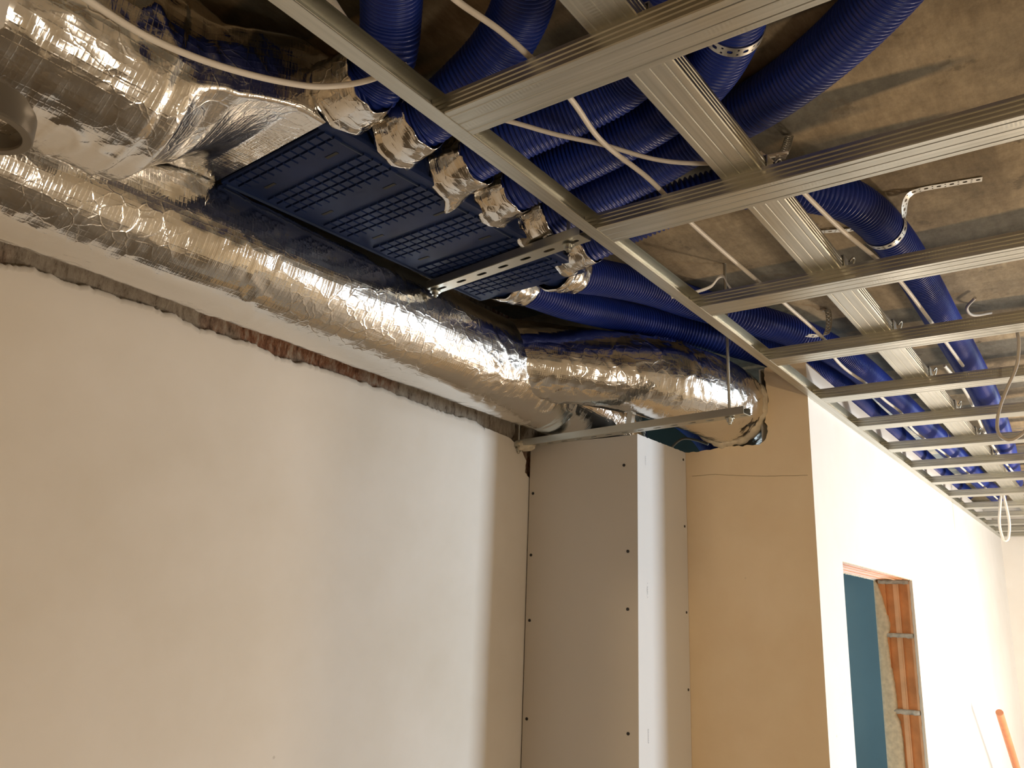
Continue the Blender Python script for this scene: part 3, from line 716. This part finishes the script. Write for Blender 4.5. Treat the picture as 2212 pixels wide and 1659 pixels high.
# ================================================================ manifold box
ca, sa = math.cos(math.radians(-4.0)), math.sin(math.radians(-4.0))
BO = Vector((1.063, 1.000, 0.690)); BL, BWd, BH = 0.335, 0.148, 0.095
def bw(u, v, z): return (BO.x + u * ca - v * sa, BO.y + u * sa + v * ca, z)
box = thing('manifold_box', 'dark blue plastic air distribution box hung between duct and pipes', 'distribution box', bw(0, 0, 0.69))
mb = MB()
r_ = 0.012
def ring(z, ins):
    out = []
    for cx, cy, a0 in ((BL - r_, BWd - r_, 0), (-BL + r_, BWd - r_, PI / 2), (-BL + r_, -BWd + r_, PI), (BL - r_, -BWd + r_, 1.5 * PI)):
        for k in range(5):
            a = a0 + k * PI / 8
            out.append(bw(cx + (r_ - ins) * math.cos(a), cy + (r_ - ins) * math.sin(a), z))
    return out
mb.grid([ring(0.690, 0.002), ring(0.6925, 0), ring(0.700, 0), ring(0.702, 0.006), ring(0.782, 0.006), ring(0.785, 0)], close=True, sm=False)
mb.face(ring(0.690, 0.002)[::-1]); mb.face(ring(0.785, 0))
obj('body', mb, 'manifold', box)
mb = MB()
# raised pads in six bands with plain strips between them, each strip with two slot marks
slots_u = [-0.277, -0.155, -0.034, 0.088, 0.210]
cols_u = [-0.3215, -0.3030] + [s_ + 0.0325 + 0.0188 * i for s_ in slots_u for i in range(4)]
for u in cols_u:
    for j in range(12):
        v = -0.122 + j * 0.0216
        if u > BL - 0.016: continue
        p = [bw(u - 0.0074, v - 0.0090, 0.6903), bw(u + 0.0074, v - 0.0090, 0.6903), bw(u + 0.0074, v + 0.0090, 0.6903), bw(u - 0.0074, v + 0.0090, 0.6903)]
        q = [bw(u - 0.0068, v - 0.0084, 0.6862), bw(u + 0.0068, v - 0.0084, 0.6862), bw(u + 0.0068, v + 0.0084, 0.6862), bw(u - 0.0068, v + 0.0084, 0.6862)]
        mb.face(q[::-1])
        for k in range(4): mb.face([p[k], q[k], q[(k + 1) % 4], p[(k + 1) % 4]])
obj('grid_panel', mb, 'manifold', box, 'grid of small raised pads')
for u in slots_u:
    for v in (-0.083, 0.081):
        mb = MB(); mb.obox(Vector(bw(u, v, 0.6898)), Vector((ca, sa, 0)) * 0.0028, Vector((-sa, ca, 0)) * 0.014, (0, 0, 0.0005))
        obj('slot_mark', mb, 'dark', box)
mb = MB()
mb.obox(bw(0, -0.126, 0.6885), Vector((ca, sa, 0)) * (BL - 0.01), Vector((-sa, ca, 0)) * 0.0012, (0, 0, 0.0015))
mb.obox(bw(0, 0.138, 0.6885), Vector((ca, sa, 0)) * (BL - 0.01), Vector((-sa, ca, 0)) * 0.0012, (0, 0, 0.0015))
obj('edge_rib', mb, 'dust', box)
def sleeve(a, b, seed, flare=0.0, flap=False):
    a = Vector(a); b = Vector(b); d = (b - a)
    mbp = MB(); mbp.cyl(a - d.normalized() * 0.03, a + d * 0.5, 0.0470, 28); obj('port', mbp, 'manifold', box)
    path = [a.lerp(b, k / 22) for k in range(23)]
    fr = frames(path); mb = MB(); n = 64; rows = []; uvs = []
    for i, (p, (t, u, v)) in enumerate(zip(path, fr)):
        k = i / 22; row = []; uv = []
        for j in range(n):
            an = 2 * PI * j / n; dr = u * math.cos(an) + v * math.sin(an)
            R = 0.0545 - 0.0075 * k * k + flare * k + 0.004 * math.exp(-((k - 0.12) / 0.12) ** 2)
            q0 = p + dr * R
            R += 0.0026 * nz(q0, 38, seed) + 0.0035 * nz(q0, 17, seed + 3) + 0.0014 * nz(q0, 95, seed)
            R = max(R, 0.0442)
            e = 0.006 * noise.noise(Vector((math.cos(an) * 2.2, math.sin(an) * 2.2, seed))) + 0.0025 * noise.noise(Vector((an * 9, seed, 0)))
            ax = t * e * (1 if k > 0.5 else -1) * (2 * abs(k - 0.5)) ** 2
            if flap and k < 0.5:
                g = math.exp(-((an - flap) / 0.25) ** 2); ax -= t * 0.022 * g * (1 - 2 * k); R += 0.012 * g * (1 - 2 * k)
            row.append(p + dr * R + ax); uv.append((k * 0.07, an * 0.05))
        rows.append(row); uvs.append(uv)
    mb.grid(rows, uvs, close=True)
    o = obj('foil_sleeve', mb, 'foil2', box); solid(o, 0.0006)
for k, x in enumerate(PX):
    sleeve((x + 0.002, 0.868, 0.737), (x - 0.002, 0.797, 0.7405), k * 1.7 + 1, 0.002 if k == 0 else 0, flap=(3.5 if k == 2 else False))
sleeve((1.405, 0.926, 0.737), (1.487, 0.922, 0.745), 14)
sleeve((1.400, 1.063, 0.737), (1.492, 1.060, 0.743), 17)

# ================================================================ foil covered ducts
def foil_tube(path, rad, n, name, mat, parent=None, seed=0, amp=1.0, shape=None, **kw):
    fr = frames(path); mb = MB(); rows = []; uvs = []; s = 0
    for i, (p, (t, u, v)) in enumerate(zip(path, fr)):
        if i: s += (p - path[i - 1]).length
        row = []; uv = []
        for j in range(n):
            an = 2 * PI * j / n
            dr = u * math.cos(an) + v * math.sin(an); R = rad(s)
            q0 = p + dr * R
            if shape: q0 = shape(p, t, u, v, an, R, s)
            dd = 0.0045 * nz(q0, 6, seed) + 0.0007 * nz(q0, 19, seed + 2)
            w_ = 1 - abs(nz(q0, 17, seed + 5)) * 9
            dd += 0.0008 * (1 - abs(nz(q0, 31, seed + 7)) * 6) * max(0, nz(q0, 5.5, seed + 1) + 0.2)
            dd += 0.0020 * max(0, w_) * max(0, nz(q0, 4.5, seed + 9) + 0.15) * 2.4
            dd += 0.0006 * noise.noise(Vector((s * 85, an * 2.0, seed))) * max(0, nz(q0, 5, seed + 4) + 0.3) * 2 + 0.00025 * nz(q0, 60, seed)
            dd += 0.0016 * math.exp(-(((an - 4.05 - 0.15 * math.sin(s * 2)) / 0.03) ** 2))
            row.append(q0 + dr * dd * (amp if not shape else amp * (1 - 0.75 * max(0, min(1, (s - 0.2) / 0.15))))); uv.append((s, an * R))
        rows.append(row); uvs.append(uv)
    mb.grid(rows, uvs, close=True)
    return obj(name, mb, mat, parent, **kw)
def lin(s, pts):
    if s <= pts[0][0]: return pts[0][1]
    for (a, x), (b, y) in zip(pts, pts[1:]):
        if s <= b:
            k = (s - a) / (b - a); k = k * k * (3 - 2 * k); return x + (y - x) * k
    return pts[-1][1]
duct = thing('insulated_duct', 'long foil wrapped round duct along the left wall, forking towards the pier', 'duct', (1.0, 1.257, 0.5))
path, L = smooth_path([(-0.75, 1.262, 0.612), (0.2, 1.260, 0.615), (0.9, 1.258, 0.618), (1.5, 1.257, 0.621), (1.80, 1.256, 0.620), (1.98, 1.25, 0.612), (2.12, 1.235, 0.585), (2.18, 1.22, 0.52), (2.19, 1.215, 0.35), (2.19, 1.215, 0.1)], 0.0065)
foil_tube(path, lambda s: lin(s, [(0, 0.112), (1.2, 0.113), (2.2, 0.122), (2.5, 0.124), (2.8, 0.122), (3.0, 0.11), (3.6, 0.10)]), 190, 'trunk', 'foil', duct, seed=1)
path, L = smooth_path([(1.585, 1.262, 0.635), (1.70, 1.20, 0.640), (1.84, 1.095, 0.641), (1.98, 0.99, 0.638), (2.12, 0.925, 0.630), (2.25, 0.900, 0.622), (2.36, 0.899, 0.617), (2.46, 0.900, 0.615)], 0.0055)
foil_tube(path, lambda s: lin(s, [(0, 0.098), (0.12, 0.106), (0.3, 0.103), (0.42, 0.108), (0.55, 0.112), (0.72, 0.113), (1.0, 0.110)]), 170, 'branch', 'foil', duct, seed=6, amp=1.35)
mb = MB(); rows = []
for i in range(110):
    a = math.radians(-25 + 260 * i / 109)      # from upper right, down and round to the lower left
    cy_, cz_ = 0.900, 0.620
    row = []
    for k in range(9):
        t = k / 8; rr = 0.1125 + 0.016 * math.sin(PI * min(1, t * 1.15)) * (0.55 + 0.5 * noise.noise(Vector((a * 3.1, 4, 0)))) + 0.004 * noise.noise(Vector((a * 9, t * 5, 1)))
        row.append((XP - 0.022 + 0.060 * t + 0.004 * noise.noise(Vector((a * 14, t * 6, 7))), cy_ - math.cos(a) * rr, cz_ - math.sin(a) * rr))
    rows.append(row)
mb.grid(rows)
o = obj('plaster_collar', mb, 'glue', label='ragged plaster rim round the branch duct where it enters the pier', cat='plaster'); solid(o, 0.002)
# fat upper duct, tapering onto the end of the manifold box
up = thing('silencer_duct', 'fat crumpled foil silencer duct above, tapering onto the end of the blue box', 'duct', (0.5, 0.99, 0.53))
path = [Vector((0.285 + 0.0055 * i, 0.99 + 0.010 * max(0, (i * 0.0055 - 0.274)) / 0.2, 0.668 + 0.07 * max(0, (i * 0.0055 - 0.274)))) for i in range(int(0.4535 / 0.0055) + 1)]
def taper(p, t, u, v, an, R, s):
    k = max(0.0, min(1.0, (s - 0.214) / 0.19)); k = k * (1.3 - 0.3 * k)
    c, sn = math.cos(an), math.sin(an)
    q = 1 / max(abs(c) / 0.054, abs(sn) / 0.152)          # rectangle matching the box end
    R2 = R * (1 - k) + min(q, 0.160) * k
    d = u * c + v * sn
    return p + d * R2 + Vector(((p.y + d.y * R2 - 1.165) * 0.12 * k, 0.022 * k, 0.060 * k))
foil_tube(path, lambda s: 0.139 if s < 0.184 else 0.1345, 220, 'jacket', 'foil', up, seed=11, amp=1.5, shape=taper)
mb = MB(); mb.box((-0.32, 0.862, 0.562), (0.2805, 1.20, 0.852)); obj('ventilation_unit', mb, 'white', label='white housing glimpsed in the top left corner behind the fat foil duct', cat='ventilation unit')
mb = MB(); mb.cyl((0.281, 0.99, 0.668), (0.290, 0.99, 0.668), 0.1365, 64); obj('end_disc', mb, 'foil2', up)
# open grey metal spigot poking down beneath the big duct
n_ = 64; cx, cy = 0.3184, 0.991
prof = [(0.0450, 0.59), (0.0450, 0.510), (0.0458, 0.5075), (0.0468, 0.507), (0.0553, 0.507), (0.0566, 0.5078), (0.0568, 0.510), (0.0568, 0.59)]
mb = MB()
for (r0, z0), (r1, z1) in zip(prof, prof[1:]):
    mb.grid([[(cx + r * math.cos(2 * PI * j / n_), cy + r * math.sin(2 * PI * j / n_), z) for j in range(n_)] for r, z in ((r0, z0), (r1, z1))], close=True)
col_ = obj('spigot', mb, 'grey', up, 'open grey metal pipe end poking out below')
mb = MB(); mb.cyl((cx, cy, 0.558), (cx, cy, 0.566), 0.0457, 32); obj('damper_plate', mb, 'dark', col_)
mb = MB(); mb.obox((cx - 0.01, cy - 0.01, 0.545), (0.022, 0.006, 0), (-0.003, 0.010, 0), (0, 0, 0.001)); obj('lever', mb, 'strap', col_)

# ================================================================ slotted support rails and threaded rods
def rail(name, a, b, lb, slots=(0.050, 0.011, 0.0038)):
    t = thing(name, lb, 'support rail', tuple((Vector(a) + Vector(b)) / 2), 'slotted steel support rails')
    a = Vector(a); b = Vector(b); d = (b - a).normalized(); up_ = Vector((0, 0, 1)); side = up_.cross(d)
    W, H = 0.033, 0.0165
    path = [a + d * ((b - a).length * k / 40) for k in range(41)]
    mb = perforated(path, [side] * 41, W, [(slots[0] / 2 - slots[1] * 0 , []), (0.0001, [])][:0] or [(slots[0], [(0, slots[1], slots[2])])])
    o = obj('slotted_base', mb, 'galv', t); solid(o, 0.0018)
    for s_ in (-1, 1):
        mb = MB(); c = (a + b) / 2 + side * (s_ * W / 2) + up_ * (H / 2)
        mb.obox(c, d * ((b - a).length / 2), side * 0.0009, up_ * (H / 2))
        mb.obox(c + up_ * (H / 2) - side * (s_ * 0.004), d * ((b - a).length / 2), side * 0.004, up_ * 0.0009)
        obj('flange', mb, 'galv', t)
    return a, b, d, side
def rod(x, y, z0, z1, lb):
    t = thing('threaded_rod', lb, 'threaded rod', (x, y, z0), 'threaded rods carrying the rails')
    mb = MB(); n = int((z1 - z0) / 0.00125)
    mb.grid([[(x + (0.0040 if i % 2 else 0.0034) * math.cos(2 * PI * j / 10), y + (0.0040 if i % 2 else 0.0034) * math.sin(2 * PI * j / 10), z0 + 0.00125 * i) for j in range(10)] for i in range(n + 1)], close=True)
    obj('rod', mb, 'galv', t)
    mb = MB(); mb.cyl((x, y, z0 + 0.012), (x, y, z0 + 0.0135), 0.0115, 20); obj('washer', mb, 'galv', t)
    mb = MB(); mb.cyl((x, y, z0 + 0.005), (x, y, z0 + 0.012), 0.0075, 6); obj('nut', mb, 'galv', t)
a1 = (1.9390, 1.388, 0.4705); b1 = (1.850, 0.672, 0.4705)
rail('support_rail', a1, b1, 'slotted rail hung below the forked duct in front of the casing top')
rod(1.855, 0.716, 0.453, SL, 'threaded rod dropping to the right end of the rail at the pier')
rod(1.938, 1.3815, 0.453, SL, 'threaded rod at the left end of the rail above the casing')
a2 = (1.2545, 1.134, 0.6655); b2 = (1.198, 0.722, 0.6655)
rail('support_rail', a2, b2, 'slotted rail carrying the dark blue distribution box', (0.060, 0.013, 0.0042))
rod(1.2535, 1.125, 0.648, 0.6895, 'short threaded rod end at the left end of the rail under the blue box')
rod(1.2045, 0.762, 0.648, SL, 'threaded rod end at the right end of the rail under the blue box')
mb = MB()
rows = []
for i in range(25):
    a = 2 * PI * i / 24
    rows.append([Vector((1.9365, 1.352, 0.4745)) + Vector((0.022 * math.cos(a) * math.sin(b_) , 0.030 * math.cos(b_), 0.015 * math.sin(a) * math.sin(b_))) * (1 + 0.5 * noise.noise(Vector((math.cos(a) * 2, math.sin(a) * 2, b_ * 2)))) for b_ in [PI * k / 14 for k in range(15)]])
mb.grid(rows)
obj('plaster_lump', mb, 'glue', label='lump of dried plaster stuck over the left end of the lower rail', cat='plaster')

# ================================================================ punched straps
SCELL = [(0.014, [(0, 0.0040, 0.0030)]), (0.009, [(0.0, 0.0016, 0.0017), (0.0, 0.0016, 0.0017)])]
def strap(pts, wd, lb, width=0.018, name='punched_strap'):
    path, L = smooth_path(pts, 0.004)
    Wd = []
    for i in range(len(path)):
        t = (path[min(i + 1, len(path) - 1)] - path[max(0, i - 1)]).normalized(); w_ = Vector(wd); w_ = (w_ - w_.dot(t) * t).normalized(); Wd.append(w_)
    o = obj(name, perforated(path, Wd, width, SCELL), 'strap', label=lb, cat='strap', group='punched steel straps')
    return solid(o, 0.0008)
def around(c, axis, r, a0, a1, n=14):
    c = Vector(c); ax = Vector(axis).normalized(); up_ = Vector((0, 0, 1)); u = (up_ - up_.dot(ax) * ax).normalized(); v = ax.cross(u)
    return [tuple(c + (u * math.cos(a0 + (a1 - a0) * k / n) + v * math.sin(a0 + (a1 - a0) * k / n)) * r) for k in range(n + 1)]
def path_at(pts, x):
    path, L = smooth_path(pts, 0.004)
    i = min(range(len(path)), key=lambda k: abs(path[k].x - x)); return path[i], (path[min(i + 3, len(path) - 1)] - path[i - 3]).normalized()
c6, t6 = path_at(starts[5] + P['p6'], 1.755)
lo = around(c6, t6, PR + 0.0012, math.radians(50), math.radians(300), 18)
strap([(1.722, 0.135, SL - 0.002), (1.712, 0.19, SL - 0.002), (1.705, 0.255, SL - 0.003), (1.712, 0.272, SL - 0.012)] + around(c6, t6, PR + 0.0012, math.radians(75), math.radians(300), 18), tuple(t6), 'punched strap around the bent blue pipe, its tail screwed flat to the slab')
i4 = P['p4']; c4, t4 = path_at(starts[3] + i4[:8], 0.988); t4 = t4 if t4.x > 0 else -t4
strap(around(c4, t4, PR + 0.0012, math.radians(60), math.radians(310), 20), tuple(t4), 'punched strap around the blue pipe beside the main runner, near the top')
c7, t7 = path_at(P['p7'], 2.10)
strap([(2.30, 0.60, SL - 0.002), (2.27, 0.585, SL - 0.012), (2.225, 0.571, 0.80), (2.16, 0.562, 0.745), (2.10, 0.562, 0.718), (2.06, 0.585, 0.712)], (0.25, -1, 0.2), 'punched strap coming down between the two blue pipes that run side by side', 0.016)
strap([(1.375, 0.400, SL - 0.002), (1.340, 0.392, 0.83), (1.26, 0.374, 0.765), (1.17, 0.357, 0.695)], (0.3, -1, 0), 'thin punched strap hanging in the shadow above the second cross profile', 0.016)
strap([(1.79, 0.475, SL - 0.002), (1.80, 0.44, SL - 0.004), (1.815, 0.41, SL - 0.003), (1.82, 0.385, SL - 0.002)], (1, 0.2, 0), 'short bent strap fixed to the slab right of the main runner', 0.015)
c7b, t7b = path_at(P['p7'], 3.75)
strap(around(c7b, t7b, PR + 0.002, math.radians(60), math.radians(300), 14), tuple(t7b), 'punched strap around the far blue pipe above the white wall', 0.014)
mb = MB(); tp, _ = smooth_path([(1.600, 0.742, 0.690), (1.622, 0.700, 0.700), (1.645, 0.668, 0.716), (1.640, 0.640, 0.733), (1.650, 0.632, 0.716), (1.655, 0.620, 0.695)], 0.003)
mb.grid([[p + Vector((0.008, 0.003, 0)), p - Vector((0.008, 0.003, 0))] for p in tp])
o = obj('packing_strip', mb, 'cable', label='pale curled plastic strip behind the edge channel, left of the third cross profile', cat='strip'); solid(o, 0.0008)
mb = MB(); mb.obox((2.02, 1.035, 0.535), (0.004, 0.010, 0.040), (0.0006, 0.0, 0), (0.008, -0.004, 0))
mb = MB(); mb.obox((1.985, 1.048, 0.540), (0.0008, 0, 0), (0, 0.0075, 0), (0.0, -0.006, 0.040)); mb.obox((1.994, 1.041, 0.540), (0.008, 0, 0), (0, 0.0008, 0), (0.0, -0.006, 0.040))
obj('angle_hanger', mb, 'strap', label='short angled metal hanger between branch duct and lower rail', cat='hanger')

# ================================================================ cables
def cable(pts, r, lb, mat='cable', name='cable', group='loose electric cables'):
    path, L = smooth_path(pts, 0.008)
    obj(name, tube(path, lambda i, s, a: r, 12, caps=True), mat, label=lb, cat='cable', group=group)
cable(P['c1'], 0.0040, 'white cable sagging in front of the fat foil duct')
cable(P['c2'], 0.0040, 'white cable running lengthwise above the cross profiles, left of the main runner')
cable(P['c3'], 0.0035, 'white cable curving sideways across the blue pipes, crossing the long one')
cable(P['c4'], 0.0040, 'white cable running close right of the main runner past the bent blue pipe')
cable(P['c5'][:6] + [(4.18, 0.352, 0.68)], 0.0042, 'white cable at the far right of the main runner, beyond the fifth cross profile')
cable(P['loopgrey'], 0.0036, 'grey cable loop hanging down at the right edge', 'gcable')
cable(P['loopyel'], 0.0060, 'pale cable loop hanging below the far end of the grid')
cable(P['chole'][:5], 0.0040, 'thin cable in the dark gap above the casing, beside the pier hole', 'gcable')
cable([(2.36, 0.235, 0.845), (2.41, 0.262, 0.838), (2.45, 0.255, 0.83), (2.50, 0.215, 0.845)], 0.0040, 'short end of grey cable poking from the slab right of the long blue pipe', 'gcable')

cable([(0.49, 0.690, 0.72), (0.538, 0.699, 0.72), (0.5609, 0.7067, 0.72), (0.5885, 0.7172, 0.72), (0.6105, 0.726, 0.722), (0.645, 0.745, 0.73)], 0.0070, 'pale grey tube behind the edge channel at the top', 'gcable', 'tube', None)
mb = MB(); a = Vector(P['pole'][0]); b = Vector(P['pole'][1]); e = a + (b - a) * 4.0
mb.cyl(e, a, 0.016, 16); obj('wooden_pole', mb, 'wood', label='reddish wooden pole leaning in the hall at the lower right corner', cat='pole')
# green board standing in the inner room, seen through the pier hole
mb = MB(); mb.box((3.05, 0.90, -0.4), (3.065, 1.9, SL)); obj('green_board', mb, 'tealgrey', label='dark green plasterboard standing behind the pier hole', cat='board')
